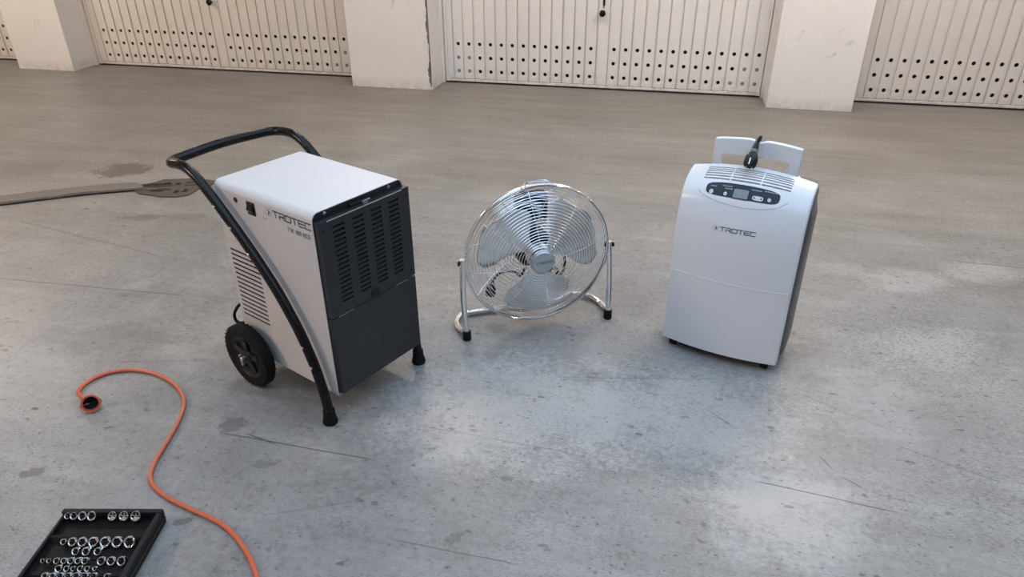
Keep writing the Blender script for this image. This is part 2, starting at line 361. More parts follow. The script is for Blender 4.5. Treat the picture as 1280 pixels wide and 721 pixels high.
def garage_door(num, xa, xb, first, mat, label, knob=True, plugs=()):
    d = bpy.data.objects.new('door_%d' % num, None); COL.objects.link(d); d['kind'] = 'structure'; d['label'] = label; d.location = (0, YD, 0)
    src = [o for o in bpy.data.objects if o.name.startswith('panel_source')]
    for o in src: bpy.data.objects.remove(o)
    me = strip_mesh(mat); me.name = 'panel'
    bpy.data.objects.remove([o for o in bpy.data.objects if o.name.startswith('panel_source')][0])
    x0 = first
    for i in range(27):
        if i == 13:
            mb = MB(); hw = PIT/2-.0075
            mb.add([(-hw, 0, .036), (hw, 0, .036), (hw, 0, 2.18), (-hw, 0, 2.18), (-PIT/2, .014, .036), (PIT/2, .014, .036), (PIT/2, .014, 2.18), (-PIT/2, .014, 2.18)],
                   [(0, 1, 2, 3), (0, 3, 7, 4), (1, 5, 6, 2)])
            c = obj('panel', mb, mat, d)
        else: c = obj('panel', None, None, d, me=me)
        c.location = (x0+i*PIT, 0, 0)
    last = x0+26*PIT
    for s, e, k in ((xa, x0-PIT/2, 0), (last+PIT/2, xb, 1)):
        mb = MB(); lo, hi = s, e
        w = hi-lo
        if k == 0:
            mb.box((lo, -.035, 0), (lo+.022, .03, 2.25)); mb.box((lo+.028, -.012, .01), (lo+.05, .03, 2.2))
        else:
            mb.box((hi-.022, -.035, 0), (hi, .03, 2.25)); mb.box((hi-.05, -.012, .01), (hi-.028, .03, 2.2))
        obj('frame', mb, mat, d)
        mb = MB(); mb.box((lo+.05 if k == 0 else lo, .0, .036), (hi if k == 0 else hi-.05, .012, 2.18)); obj('edge_strip', mb, mat, d)
    mb = MB(); mb.box((xa+.024, -.010, .012), (xb-.024, .012, .032)); obj('bottom_rail', mb, mat, d, bevel=.002)
    mb = MB(); mb.box((xa+.024, -.016, .0), (xb-.024, .014, .011)); obj('threshold', mb, 'dark_void', d)
    mb = MB(); mb.box((xa+.01, .030, .0), (xb-.01, .05, 2.24)); obj('backing', mb, 'dark_void', d)
    mid = x0+13*PIT
    if knob:
        mb = MB(); mb.lathe([(.009, 0), (.009, .022), (.022, .026), (.027, .036), (.024, .048), (.012, .053)], (mid-.012, -.001, .615), (0, -1, 0), 16)
        k = obj('knob', mb, 'black_gloss', d); k['label'] = 'round black door knob'
        mb = MB(); mb.prism([(-.012, 0), (.012, 0), (.015, .012), (.015, .08), (-.015, .08), (-.015, .012)], lambda a, b: (mid-.006+a*.6, -.004, .668+b), lambda a, b: (mid-.006+a*.6, .0, .668+b))
        mb.box((mid-.010, -.003, .652), (mid-.002, 0, .672))
        obj('keyhole_plate', mb, 'black_plastic', d)
    for i, r in plugs:
        mb = MB(); mb.lathe([(HR*.95, 0), (HR*.95, .006)], (x0+i*PIT, .0045, ZROW[r]), (0, -1, 0), 12); obj('hole_plug', mb, 'plug_grey', d)
    return d
garage_door(1, -9.0, -6.273, -8.865, 'door_a', 'cream steel garage door at the far left edge', knob=True)
garage_door(2, -5.641, -2.782, -5.478, 'door_a', 'cream ribbed garage door left of the chipped pillar', plugs=((26, 0), (26, 1), (25, 0)))
garage_door(3, -2.043, .689, -1.897, 'door_b', 'white ribbed garage door in the middle with black knob', plugs=((0, 0), (0, 1), (1, 0), (1, 1), (24, 0), (25, 0), (26, 0), (25, 1), (26, 1)))
garage_door(4, 1.319, 4.05, 1.493, 'door_c', 'yellowed ribbed garage door at the right')

# ------------------------------------------------------------------ ceiling lamps (out of frame, they light the hall) and added fill lamps
for k, (lx, ly, e) in enumerate(LAMPS):
    d = thing('ceiling_or_fill_lamp', ['warm ceiling lamp above the right doors', 'warm ceiling lamp above the far left doors', 'added warm fill lamp behind the camera at left', 'added fill lamp above the chipped pillar', 'added fill lamp above the rightmost door'][k], 'lamp', (lx, ly, 2.80), 0, 'ceiling lamps of the hall')
    mb = MB(); mb.box((-.62, -.10, .02), (.62, .10, .099)); obj('housing', mb, 'white_steel', d, bevel=.01)
    mb = MB(); mb.box((-.60, -.085, -.03), (.60, .085, .02)); obj('diffuser', mb, emissive('lamp_diffuser_%d' % k, LAMP_COL[k], e), d, bevel=.01)

# ------------------------------------------------------------------ patched channel and broken drain in the floor at left
mb = MB()
top = [(-5.6, 1.83), (-4.6, 2.44), (-3.678, 3.022), (-3.263, 3.283), (-3.046, 3.37)]; bot = [(-5.45, 1.70), (-4.45, 2.33), (-3.555, 2.905), (-3.226, 3.12), (-2.93, 3.27)]
tp = [tuple(p) for p in smooth_path([(*p, 0) for p in top], 6)]; bp = [tuple(p) for p in smooth_path([(*p, 0) for p in bot], 6)]
n = len(tp)
vs = []
for i in range(n):
    j = .012*(random.random()-.5); k = .012*(random.random()-.5)
    vs += [(tp[i][0], tp[i][1]+j, .001), (bp[i][0], bp[i][1]+k, .017+.004*random.random()), (bp[i][0], bp[i][1]+k-.004, .0)]
fs = []
for i in range(n-1):
    a = 3*i; fs += [(a, a+1, a+4, a+3), (a+1, a+2, a+5, a+4), (a+2, a, a+3, a+5)]
fs += [(0, 1, 2), (3*n-1, 3*n-2, 3*n-3)]
o = struct('trim_2', MB().add(vs, fs), 'patch', 'raised mortar strip patched across the floor at left')
mb = MB(); mb.tube([(p[0], p[1]-.004, .001) for p in bp], .0075, 6); obj('joint_shadow', mb, 'dark_void', o)['label'] = 'dark open gap along the strip with its recess shadow painted black'  # black tube draws the recess shadow below the strip edge
d = thing('drain_cover', 'broken rusty drain cover set in the floor behind the cart handle', 'drain', (-2.80, 3.33, 0), 24)
PLATE = [(-.235, .045), (-.15, -.070), (-.08, -.105), (-.026, -.140), (.06, -.160), (.124, -.148), (.165, -.06), (.215, -.02), (.26, .045), (.21, .075), (.16, .100), (.095, .125), (.02, .135), (-.067, .145), (-.11, .105), (-.15, .088), (-.20, .085)]
HOLES = [[(-.17, .040), (-.10, .022), (-.02, .016), (.004, .05), (-.02, .088), (-.06, .074), (-.10, .080), (-.16, .072)], [(.018, .030), (.046, .026), (.052, .058), (.022, .064)], [(.032, -.105), (.058, -.110), (.066, -.066), (.040, -.060)],
         [(.078, -.095), (.104, -.098), (.110, -.055), (.084, -.052)], [(.075, .050), (.15, .046), (.155, .062), (.08, .068)], [(.075, .010), (.16, .002), (.162, .013), (.077, .022)], [(-.10, -.052), (-.03, -.064), (-.028, -.050), (-.10, -.038)], [(-.075, -.020), (.0, -.030), (.002, -.020), (-.072, -.009)]]
import bmesh
b = bmesh.new(); es = []
for lp in [PLATE]+HOLES:
    vs = [b.verts.new((x, y, .006)) for x, y in lp]
    es += [b.edges.new((vs[i], vs[(i+1) % len(vs)])) for i in range(len(vs))]
bmesh.ops.triangle_fill(b, use_beauty=True, use_dissolve=False, edges=es)
r = bmesh.ops.extrude_face_region(b, geom=list(b.faces)); 
for v in r['geom']:
    if isinstance(v, bmesh.types.BMVert): v.co.z -= .005
bmesh.ops.recalc_face_normals(b, faces=b.faces)
me = bpy.data.meshes.new('grate_plate'); b.to_mesh(me); b.free(); me.materials.append(MT['iron'])
obj('grate_plate', None, None, d, me=me)
mb = MB(); mb.prism([(x*.97, y*.97) for x, y in PLATE], lambda a, b: (a, b, -.004), lambda a, b: (a, b, .0012)); obj('pit_bottom', mb, 'dark_void', d)
for y0, y1 in ((-.030, -.045), (.030, .022)):
    mb = MB(); mb.tube([(-.13, y0, .006), (-.06, y0-.006, .010), (.01, y1, .007)], .004, 6); obj('grate_bar', mb, 'iron', d)

# ------------------------------------------------------------------ lettering drawn as strokes (u right, v up, unit cap height)
LET = {
 'T': ([[(0, 1), (1.0, 1)], [(.5, 1), (.5, 0)]], 1.0),
 'R': ([[(0, 1), (.85, 1), (.95, .9), (.95, .55), (.85, .45), (.25, .45), (.05, .45), (.05, 0)], [(.55, .45), (1.0, 0)]], 1.0),
 'O': ([[(.1, 1), (.9, 1), (1, .88), (1, .12), (.9, 0), (.1, 0), (0, .12), (0, .88), (.1, 1)]], 1.0),
 'E': ([[(1, 1), (.1, 1), (0, .88), (0, .12), (.1, 0), (1, 0)], [(0, .5), (.92, .5)]], 1.0),
 'C': ([[(1, 1), (.1, 1), (0, .88), (0, .12), (.1, 0), (1, 0)]], 1.0),
 '1': ([[(.1, .8), (.35, 1), (.35, 0)]], .5), '6': ([[(.8, 1), (.15, 1), (0, .8), (0, 0), (.8, 0), (.8, .55), (0, .55)]], .8),
 '5': ([[(.8, 1), (0, 1), (0, .58), (.8, .58), (.8, 0), (0, 0)]], .8), 'K': ([[(0, 0), (0, 1)], [(.85, 1), (.05, .5), (.85, 0)]], .85), ' ': ([], .45)}
def strokes(mb, text, fn, h, wide=1.35, gap=.28, th=.17, slant=0.0, u0=0.0):
    u = u0
    for ch in text:
        segs, w = LET[ch]
        for pl in segs:
            for (a, b), (c, e) in zip(pl, pl[1:]):
                A = Vector((u+a*wide+b*slant, b)); B = Vector((u+c*wide+e*slant, e)); dd = (B-A)
                if dd.length < 1e-6: continue
                dd.normalize(); nn = Vector((-dd.y, dd.x))*th/2; A = A-dd*th/2; B = B+dd*th/2
                k = max(1, int((B-A).length/.5)); P = []
                for i in range(k+1):
                    p = A.lerp(B, i/k); P += [fn(*(h*(p+nn))), fn(*(h*(p-nn)))]
                mb.add(P, [(2*i, 2*i+1, 2*i+3, 2*i+2) for i in range(k)])
        u += (w*wide+gap)
    return u-gap
def logo(parent, fn, h, mat='print', icon=True, name='lettering', th=.17, wide=1.35):
    mb = MB(); u0 = 0
    if icon: u0 = 1.75
    strokes(mb, 'TROTEC', fn, h, th=th, u0=u0, wide=wide)
    if icon:
        for pl in ([(.50, .88), (.85, .5), (.50, .12)],):
            for (a, b), (c, e) in zip(pl, pl[1:]):
                A = Vector((a, b)); B = Vector((c, e)); nn = Vector((.17, 0)); mb.add([fn(*(h*(A-nn))), fn(*(h*(A+nn))), fn(*(h*(B+nn))), fn(*(h*(B-nn)))], [(0, 1, 2, 3)])
    o = obj(name, mb, mat, parent, recalc=False)
    if icon:
        mb = MB(); q = [(.0, -.12), (1.2, -.12), (1.2, 1.12), (.0, 1.12)]
        for i in range(4):
            A = Vector(q[i]); B = Vector(q[(i+1) % 4]); dd = (B-A).normalized(); nn = Vector((-dd.y, dd.x))*.035
            mb.add([fn(*(h*(A+nn))), fn(*(h*(A-nn))), fn(*(h*(B-nn))), fn(*(h*(B+nn)))], [(0, 1, 2, 3)])
        obj('logo_frame', mb, 'print_grey', parent, recalc=False)
    return o

# ------------------------------------------------------------------ building dryer on wheels (left)
D = thing('cart_dehumidifier', 'white and black upright dehumidifier cart with tube handle and two wheels', 'dehumidifier', (-.946, 1.6305, 0), 66.36)
BW, BD, Z0, Z1 = .357, .461, .100, .722
RC = .024
def shell_outline(ins=0.0):
    pts = [(ins, Z0+ins)]
    for k in range(7):
        a = PI-PI/2*k/6; pts.append((RC+(RC-ins)*math.cos(a), Z1-RC+(RC-ins)*math.sin(a)))
    for k in range(7):
        a = PI/2-PI/2*k/6; pts.append((BW-RC+(RC-ins)*math.cos(a), Z1-RC+(RC-ins)*math.sin(a)))
    pts.append((BW-ins, Z0+ins)); return pts
# sheet-steel hood: left side with punched louvre slots, top, right side, bottom and back
LV = [.250+.0173*i for i in range(15)]
zc = [Z0]
for z in LV: zc += [z-.0034, z+.0034]
zc.append(Z1-RC)
mb = MB(); mb.grid(lambda u, v, dd: (dd, u, v), [0, .305, .447, BD], zc, lambda i, j: i == 1 and j % 2 == 1, .0012)
ol = shell_outline()
for i in range(1, len(ol)-1):
    a, b = ol[i], ol[i+1]; mb.add([(a[0], 0, a[1]), (a[0], BD, a[1]), (b[0], BD, b[1]), (b[0], 0, b[1])], [(0, 1, 2, 3)])
mb.add([(0, 0, Z0), (0, BD, Z0), (BW, BD, Z0), (BW, 0, Z0)], [(0, 1, 2, 3)])
mb.add([(p[0], BD, p[1]) for p in ol], [tuple(range(len(ol)))])
mi = shell_outline(.0022)
mb.add([(p[0], 0, p[1]) for p in ol]+[(p[0], 0, p[1]) for p in mi]+[(p[0], .02, p[1]) for p in mi],
       [(i, (i+1) % len(ol), len(ol)+(i+1) % len(ol), len(ol)+i) for i in range(len(ol))]+[(len(ol)+i, len(ol)+(i+1) % len(ol), 2*len(ol)+(i+1) % len(ol), 2*len(ol)+i) for i in range(len(ol))])
hood = obj('housing', mb, 'white_steel', D, recalc=False)
mb = MB(); mb.box((.0014, .29, .235), (.03, .455, .51)); obj('louver_shadow_box', mb, 'dark_void', D)['label'] = 'dark interior behind the side slots'
for z in LV:        # a pressed lip above each slot
    mb = MB(); mb.add([(0, .306, z-.0060), (0, .446, z-.0060), (-.0012, .444, z-.0034), (-.0012, .308, z-.0034)], [(0, 1, 2, 3)]); obj('louver', mb, 'white_steel', D, recalc=False)
mb = MB(); pl = [p for p in shell_outline(.0025)]
mb.prism(pl, lambda a, b: (a, .006, b), lambda a, b: (a, .012, b)); obj('front_plate', mb, 'black_steel', D)
# upper filter panel with four columns of slots
PX0, PX1, PZ0, PZ1, PY = .004, .361, .388, .697, -.020
cols = [(.052, .095), (.126, .169), (.198, .241), (.270, .313)]
xs = [PX0]; 
for a, b in cols: xs += [a, b]
xs.append(PX1)
rows = [.428+.0151*i for i in range(17)]
zs = [PZ0]
for z in rows: zs += [z-.0036, z+.0036]
zs.append(PZ1)
mb = MB(); mb.grid(lambda u, v, dd: (u, PY+dd, v), xs, zs, lambda i, j: i % 2 == 1 and j % 2 == 1, .004)
mb.add([(PX0, PY, PZ0), (PX1, PY, PZ0), (PX1, PY, PZ1), (PX0, PY, PZ1), (PX0, .006, PZ0), (PX1, .006, PZ0), (PX1, .006, PZ1), (PX0, .006, PZ1)],
       [(0, 4, 5, 1), (3, 2, 6, 7), (0, 3, 7, 4), (1, 5, 6, 2)])
obj('filter_panel', mb, 'black_steel', D, recalc=False)
mb = MB(); mb.box((PX0+.01, PY+.0045, PZ0+.01), (PX1-.01, .002, PZ1-.01)); obj('filter_mesh', mb, 'dark_void', D)
mb = MB(); mb.box((.035, PY-.0012, PZ1-.004), (.33, PY+.002, PZ1-.0005)); obj('panel_lip', mb, 'zinc', D)['label'] = 'bright bare edge along the top of the filter panel'
# lower tank door
mb = MB(); mb.box((PX0, PY, .112), (PX1, .006, .383)); td = obj('tank_door', mb, 'black_steel', D, bevel=.0015)
for x in (.033, .318):
    mb = MB(); mb.torus((x, PY-.0002, .150), (0, 1, 0), .011, .0005, 20, 4); obj('weld_mark', mb, 'black_plastic', td)
mb = MB(); mb.box((.03, PY-.0006, .3835), (.331, PY+.006, .3872)); obj('seam', mb, 'dark_void', D)
for x0, x1 in ((.030, .090), (.270, .322)):
    mb = MB(); mb.box((x0, PY-.0012, .3842), (x1, PY+.004, .3862)); obj('hinge_clip', mb, 'plug_grey', D)
mb = MB(); mb.lathe([(.0165, 0), (.0165, .003)], (.183, PY+.001, .399), (0, -1, 0), 20); obj('finger_hole', mb, 'dark_void', D)
for x, z in ((.020, .412), (.346, .412), (.020, .672), (.346, .672)):
    mb = MB(); mb.lathe([(.0035, 0), (.0025, .002)], (x, PY, z), (0, -1, 0), 10); obj('rivet', mb, 'black_gloss', D)
# head plate, its screws and the latch
mb = MB(); mb.box((.14, -.004, .672), (.21, .008, .705)); obj('latch_recess', mb, 'dark_void', D)
mb = MB(); mb.tube(smooth_path([(.178, -.012, .7045), (.190, -.013, .705), (.208, -.012, .706)], 4), .0026, 8); mb.box((.180, -.016, .696), (.196, -.006, .7015)); obj('latch', mb, 'plug_grey', D)
for x in (.050, .302):
    mb = MB(); mb.lathe([(.0055, 0), (.0055, .002), (.003, .0035)], (x, .0062, .708), (0, -1, 0), 12); obj('screw', mb, 'zinc', D)
mb = MB(); mb.box((.012, -.004, .690), (.348, .008, .699)); obj('head_ledge', mb, 'black_plastic', D)
# side controls
mb = MB(); mb.lathe([(.0085, 0), (.0085, .002), (.005, .004)], (0, .355, .682), (-1, 0, 0), 16); obj('indicator_lamp', mb, 'red', D)
mb = MB(); mb.box((-.003, .262, .650), (.002, .300, .692)); sw = obj('switch', mb, 'black_plastic', D, bevel=.002)
mb = MB(); mb.prism([(-.003, .657), (-.010, .668), (-.004, .686), (-.003, .687)], lambda a, b: (a, .268, b), lambda a, b: (a, .294, b)); obj('rocker', mb, 'black_gloss', sw)
mb = MB(); mb.torus((0, .220, .657), (1, 0, 0), .006, .0012, 16, 5); obj('screw_eye', mb, 'zinc', D)
lf = lambda u, v: (-.0006, .208-u, .672+v)
logo(D, lf, .0185, th=.2, wide=1.28)
mb = MB(); strokes(mb, 'TTK 165 ECO', lambda u, v: (-.0006, .118-u, .643+v), .0112, wide=.66, gap=.31, th=.17, slant=.2)
o = obj('lettering', mb, 'print', D, recalc=False)
# bent tube frame: down each side, across as the push bar
side = [(.024, .045), (.030, .095), (.040, .140), (.060, .213), (.098, .301), (.140, .373), (.190, .444), (.257, .519), (.324, .585), (.387, .643), (.444, .692), (.500, .733), (.545, .752), (.588, .755)]
xl, xr = -.029, BW+.029
path = [(xl, y, z) for y, z in side]+[(xl+.002, .630, .749), (xl+.018, .658, .745), (xl+.055, .668, .746), (BW*.5, .668, .754), (xr-.055, .664, .751), (xr-.018, .655, .750), (xr-.002, .628, .752)]+[(xr, y, z) for y, z in side[::-1]]
mb = MB(); mb.tube(smooth_path(path, 5), .0158, 14); fr = obj('tube_frame', mb, 'black_gloss', D)
for x, sx in ((xl, -1), (xr, 1)):
    for y, z in ((.409, .660), (.345, .605), (.275, .537), (.085, .272), (.057, .207)):
        mb = MB(); mb.lathe([(.005, 0), (.005, .003), (.003, .0045)], (x+sx*.0145, y, z), (sx, 0, 0), 10); obj('bolt', mb, 'zinc', fr)
    mb = MB(); mb.lathe([(.0235, .0), (.0250, .004), (.0235, .014), (.0195, .030), (.0190, .052), (.016, .055)], (x, .024, 0), (0, 0, 1), 18); obj('foot', mb, 'rubber', D)
# wheels
def wheel(x0, x1):
    sx = 1 if x1 > x0 else -1
    yc, Rw = .400, .116; c = (x0, yc, Rw); L = abs(x1-x0)
    mb = MB(); mb.lathe([(.078, .004), (.094, 0), (.110, .003), (Rw, .012), (Rw, L-.012), (.110, L-.003), (.090, L), (.078, L-.004)], c, (sx, 0, 0), 40, False); w = obj('wheel', mb, 'rubber', D)
    for k in range(20):
        a = 2*PI*k/20; mb = None
    mb = MB()
    for k in range(36):
        a = 2*PI*k/36
        p = Vector((x0+sx*.004, yc+math.cos(a)*(Rw-.001), Rw+math.sin(a)*(Rw-.001)-0)); q = Vector((x0+sx*(L-.004), p.y, p.z))
        mb.tube([p+Vector((0, 0, .0)), q], .0018, 4)
    obj('tread', mb, 'rubber', w)
    mb = MB(); mb.lathe([(.079, 0), (.072, .006), (.058, .010), (.058, .014), (.079, .014)], (x0+sx*.004, yc, Rw), (sx, 0, 0), 40, False); obj('rim', mb, 'black_plastic', w)
    mb = MB(); mb.lathe([(.026, -.004), (.024, .0), (.020, .006), (.0, .007)][::-1] if False else [(.030, .012), (.026, .002), (.016, .0)], (x0, yc, Rw), (sx, 0, 0), 20); obj('hub', mb, 'black_plastic', w)
    for k in range(5):
        a = 2*PI*k/5+.4; d = Vector((0, math.cos(a), math.sin(a))); e = Vector((0, -math.sin(a), math.cos(a))); o = Vector((x0+sx*.006, yc, Rw)); mb = MB()
        p = [o+d*.02+e*.014, o+d*.064+e*.010, o+d*.064-e*.010, o+d*.02-e*.014]; q = [v+Vector((sx*.02, 0, 0)) for v in p]
        mb.add(p+q, [(0, 1, 2, 3), (7, 6, 5, 4), (0, 4, 5, 1), (1, 5, 6, 2), (2, 6, 7, 3), (3, 7, 4, 0)]); obj('spoke', mb, 'black_plastic', w, bevel=.002)
    mb = MB(); mb.lathe([(.060, .016), (.060, .024)], (x0, yc, Rw), (sx, 0, 0), 30); obj('wheel_disc', mb, 'dark_void', w)
    mb = MB(); mb.lathe([(.008, .004), (.008, -.012), (.006, -.014)], (x0, yc, Rw), (sx, 0, 0), 12); obj('axle_end', mb, 'zinc', w)
    mb = MB(); mb.tube(smooth_path([(x0-sx*.010, yc-.004, Rw+.018), (x0-sx*.012, yc+.010, Rw+.014), (x0-sx*.012, yc+.004, Rw-.002), (x0-sx*.012, yc-.004, Rw-.020), (x0-sx*.011, yc+.004, Rw-.024), (x0-sx*.011, yc+.008, Rw-.004)], 5), .0017, 6); obj('cotter_pin', mb, 'zinc', w)
wheel(-.062, -.018); wheel(BW+.062, BW+.018)
mb = MB(); mb.tube([(-.055, .400, .116), (BW+.055, .400, .116)], .009, 10); obj('axle', mb, 'zinc', D)
for x in (.03, BW-.03):
    mb = MB(); mb.box((x-.006, .37, .104), (x+.006, .43, .13)); obj('axle_bracket', mb, 'black_plastic', D)
mb = MB(); mb.tube(smooth_path([(.03, .458, .262), (.015, .490, .258), (.002, .512, .225), (.0, .515, .196), (.004, .500, .186), (.012, .480, .190), (.03, .458, .200)], 6), .0055, 8); obj('power_cord', mb, 'rubber', D)

# ------------------------------------------------------------------ chrome floor fan (middle)
N = thing('floor_fan', 'round chrome floor fan with wire cage on a tubular stand', 'fan', (-.429, 2.310, 0), 28.12)
FC = Vector((0, .032, .309)); FR = .274
def gy(r, d): return FC.y-d*(1-(r/FR)**3)
fg = obj('front_guard', MB().torus(FC+Vector((0, -.011, 0)), (0, 1, 0), FR, .0042, 96, 8), 'chrome', N)
rg_ = obj('rear_guard', MB().torus(FC+Vector((0, .010, 0)), (0, 1, 0), FR+.001, .0042, 96, 8), 'chrome', N)
mb = MB(); mb.lathe([(FR+.004, -.011), (FR+.007, -.006), (FR+.007, .006), (FR+.004, .011)], FC, (0, 1, 0), 96, False); rim = obj('rim_band', mb, 'chrome', N, solid=.0015)
for g, d, n, wr in ((fg, .070, 21, .00140), (rg_, -.085, 17, .00135)):
    for i in range(n):
        r = .050+(FR-.012-.050)*i/(n-1)
        obj('wire_ring', MB().torus((FC.x, gy(r, d), FC.z), (0, 1, 0), r, wr, 72, 5), 'wire', g)
    for k in range(8):
        a = 2*PI*k/8+(R(9) if d > 0 else R(31)); P = []
        for i in range(9):
            r = .030+(FR-.030)*i/8; P.append((FC.x+r*math.cos(a), gy(r, d)+(.0024 if d > 0 else -.0024), FC.z+r*math.sin(a)))
        obj('radial_rod', MB().tube(P, .0018, 6), 'wire', g)
for a in (46, 102, 171, 225, 291, 351):
    a = R(a); c = FC+Vector((math.cos(a), 0, math.sin(a)))*(FR+.006); t = Vector((-math.sin(a), 0, math.cos(a)))
    mb = MB(); rs = []
    mb.tube([c-t*.008+Vector((0, -.014, 0)), c-t*.008+Vector((0, .014, 0))], .003, 6); mb.tube([c+t*.008+Vector((0, -.014, 0)), c+t*.008+Vector((0, .014, 0))], .003, 6)
    obj('guard_clip', mb, 'chrome', rim)
mb = MB(); mb.lathe([(.047, .010), (.046, 0), (.040, -.006), (.020, -.0075)], (FC.x, FC.y-.070, FC.z), (0, 1, 0), 32); bd = obj('hub_badge', mb, 'badge', N)
bf = lambda u, v: (FC.x-.030+u, FC.y-.0785, FC.z-.004+v-.035*0+u*.10)
logo(bd, bf, .0062, icon=True, th=.2)
mb = MB(); mb.lathe([(.043, .0), (.047, .006), (.047, .05), (.03, .055)], (FC.x, FC.y-.042, FC.z), (0, 1, 0), 28); obj('blade_hub', mb, 'alu', N)
def blade(a0):
    mb = MB(); nr, na = 14, 11; P = []
    for i in range(nr):
        u = i/(nr-1); r = .040+(.240-.040)*u
        half = R(19+26*min(1, u*1.7))*(1 if u < .70 else math.sqrt(max(.02, 1-((u-.70)/.30)**3.2)))
        skew = R(8)*u
        for j in range(na):
            q = (2*j/(na-1)-1); th = q*half+skew+a0
            y = FC.y-.005+.038*q*(.4+.6*u)*(half/R(45))+.010*(1-q*q)*u
            P.append((FC.x+r*math.cos(th), y, FC.z+r*math.sin(th)))
    mb.add(P, [(i*na+j, i*na+j+1, (i+1)*na+j+1, (i+1)*na+j) for i in range(nr-1) for j in range(na-1)])
    return obj('blade', mb, 'alu', N, solid=.0016)
for a in (142, 24, 263): blade(R(a))
mb = MB(); mb.lathe([(.045, .025), (.066, .030), (.074, .045), (.074, .110)], FC, (0, 1, 0), 32); obj('motor', mb, 'black_plastic', N)
mb = MB(); mb.lathe([(.0755, .108), (.0765, .112), (.0765, .135), (.0755, .139)], FC, (0, 1, 0), 32); obj('motor_band', mb, 'alu', N)
mb = MB(); mb.lathe([(.074, .137), (.074, .185), (.060, .205), (.030, .210)], FC, (0, 1, 0), 32); obj('motor_cover', mb, 'black_plastic', N)
mb = MB(); mb.box((-.050, FC.y+.095, .400), (.072, FC.y+.16, .505)); obj('control_box', mb, 'black_plastic', N, bevel=.012)
mb = MB(); mb.box((-.045, FC.y+.105, .380), (.067, FC.y+.15, .402)); obj('control_bracket', mb, 'alu', N)
hp = [Vector((FC.x+(FR+.004)*math.cos(a), FC.y+.012, FC.z+(FR+.004)*math.sin(a)))+Vector((0, b, c)) for a, b, c in ((R(102), -.004, -.004), (R(99), .012, -.004), (R(95), .024, -.003), (R(84), .024, -.003), (R(80), .012, -.004), (R(77), -.004, -.004))]
mb = MB(); mb.tube(smooth_path(hp, 6), .0055, 8); obj('carry_handle', mb, 'chrome', N)
for sx in (-1, 1):
    ps = [(sx*.286, .032, .325), (sx*.2875, .030, .29), (sx*.291, .022, .19), (sx*.291, .010, .10), (sx*.288, .002, .052), (sx*.287, 0, .030)]
    mb = MB(); mb.tube(smooth_path(ps, 5), .0118, 12); u = obj('upright', mb, 'chrome', N)
    mb = MB(); mb.lathe([(.005, -.020), (.010, -.010), (.010, -.004), (.005, .0), (.005, .010), (.010, .012), (.010, .017)], (sx*.288, .032, .311), (sx, 0, 0), 10); obj('pivot_knob', mb, 'black_plastic', u)
    mb = MB(); mb.box((sx*.3035-.002, .028, .302), (sx*.3035+.002, .036, .324)); obj('wing_nut', mb, 'zinc', u, bevel=.002)
    mb = MB(); mb.lathe([(.0155, 0), (.0165, .004), (.0155, .038), (.0125, .040)], (sx*.287, 0, 0), (0, 0, 1), 16); obj('foot', mb, 'rubber', N)
bp_ = [(-.287, .004, .052), (-.292, .018, .030), (-.303, .060, .017), (-.305, .110, .015), (-.280, .155, .015), (-.232, .166, .015), (-.13, .165, .015), (.0, .165, .015), (.12, .167, .015), (.165, .180, .017), (.205, .194, .019), (.255, .180, .017), (.285, .130, .015), (.296, .070, .017), (.291, .018, .030), (.287, .004, .052)]
mb = MB(); mb.tube(smooth_path(bp_, 6), .0115, 12); obj('base_tube', mb, 'chrome', N)
cp = [(.012, .20, .262), (.0, .175, .20), (-.02, .16, .168), (-.035, .155, .160), (-.052, .152, .176), (-.085, .150, .190), (-.120, .150, .184), (-.142, .150, .160), (-.150, .150, .140)]
mb = MB(); mb.tube(smooth_path(cp, 6), .0055, 8); co = obj('power_cord', mb, 'rubber', N); co['label'] = 'black power cord hanging behind the cage'
mb = MB(); mb.lathe([(.006, .028), (.009, .018), (.018, .006), (.0205, -.018), (.019, -.030)], (-.153, .150, .122), (.18, 0, 1), 16); pg = obj('plug', mb, 'rubber', co)
for s in (-1, 1):
    mb = MB(); mb.tube([(-.153+s*.0095-.006, .15, .095), (-.153+s*.0095-.009, .15, .076)], .0024, 8); obj('plug_pin', mb, 'zinc', co)
cq = [(.06, .19, .30), (.10, .17, .29), (.138, .155, .262), (.150, .150, .215), (.150, .150, .172), (.132, .150, .138), (.110, .150, .128), (.086, .150, .150), (.10, .150, .175), (.125, .150, .160), (.105, .15, .135), (.07, .15, .17), (.03, .16, .22)]
mb = MB(); mb.tube(smooth_path(cq, 6), .0055, 8); obj('cord_loop', mb, 'rubber', N)

# ------------------------------------------------------------------ white portable dehumidifier (right)
WX, WOB = .403, .024
P = thing('portable_dehumidifier', 'glossy white portable dehumidifier with curved front and pull-out handle', 'dehumidifier', (.047, 2.307, 0), -16)
CP = [(0, .035), (0, .22), (0, .40), (.006, .50), (.018, .56), (.036, .605), (.075, .640), (.12, .656), (.17, .664)]
dp = [(v.x, v.y) for v in smooth_path([(a, b, 0) for a, b in CP], 50)]
LEN = [0.0]
for a, b in zip(dp, dp[1:]): LEN.append(LEN[-1]+math.hypot(b[0]-a[0], b[1]-a[1]))
import bisect
def pat(s):
    s = min(max(s, 0), LEN[-1]-1e-6); k = min(max(bisect.bisect(LEN, s)-1, 0), len(dp)-2); t = (s-LEN[k])/(LEN[k+1]-LEN[k])
    return dp[k][0]+(dp[k+1][0]-dp[k][0])*t, dp[k][1]+(dp[k+1][1]-dp[k][1])*t
def S(x, s, off=0.0, b=WOB):
    y, z = pat(s); y1, z1 = pat(s+.004); y0, z0 = pat(s-.004); L = math.hypot(y1-y0, z1-z0); ty, tz = (y1-y0)/L, (z1-z0)/L
    k = b*(1-(2*x/WX-1)**2)+off
    return (x, y-tz*k, z+ty*k)
SEAM = .286; STOP = .706
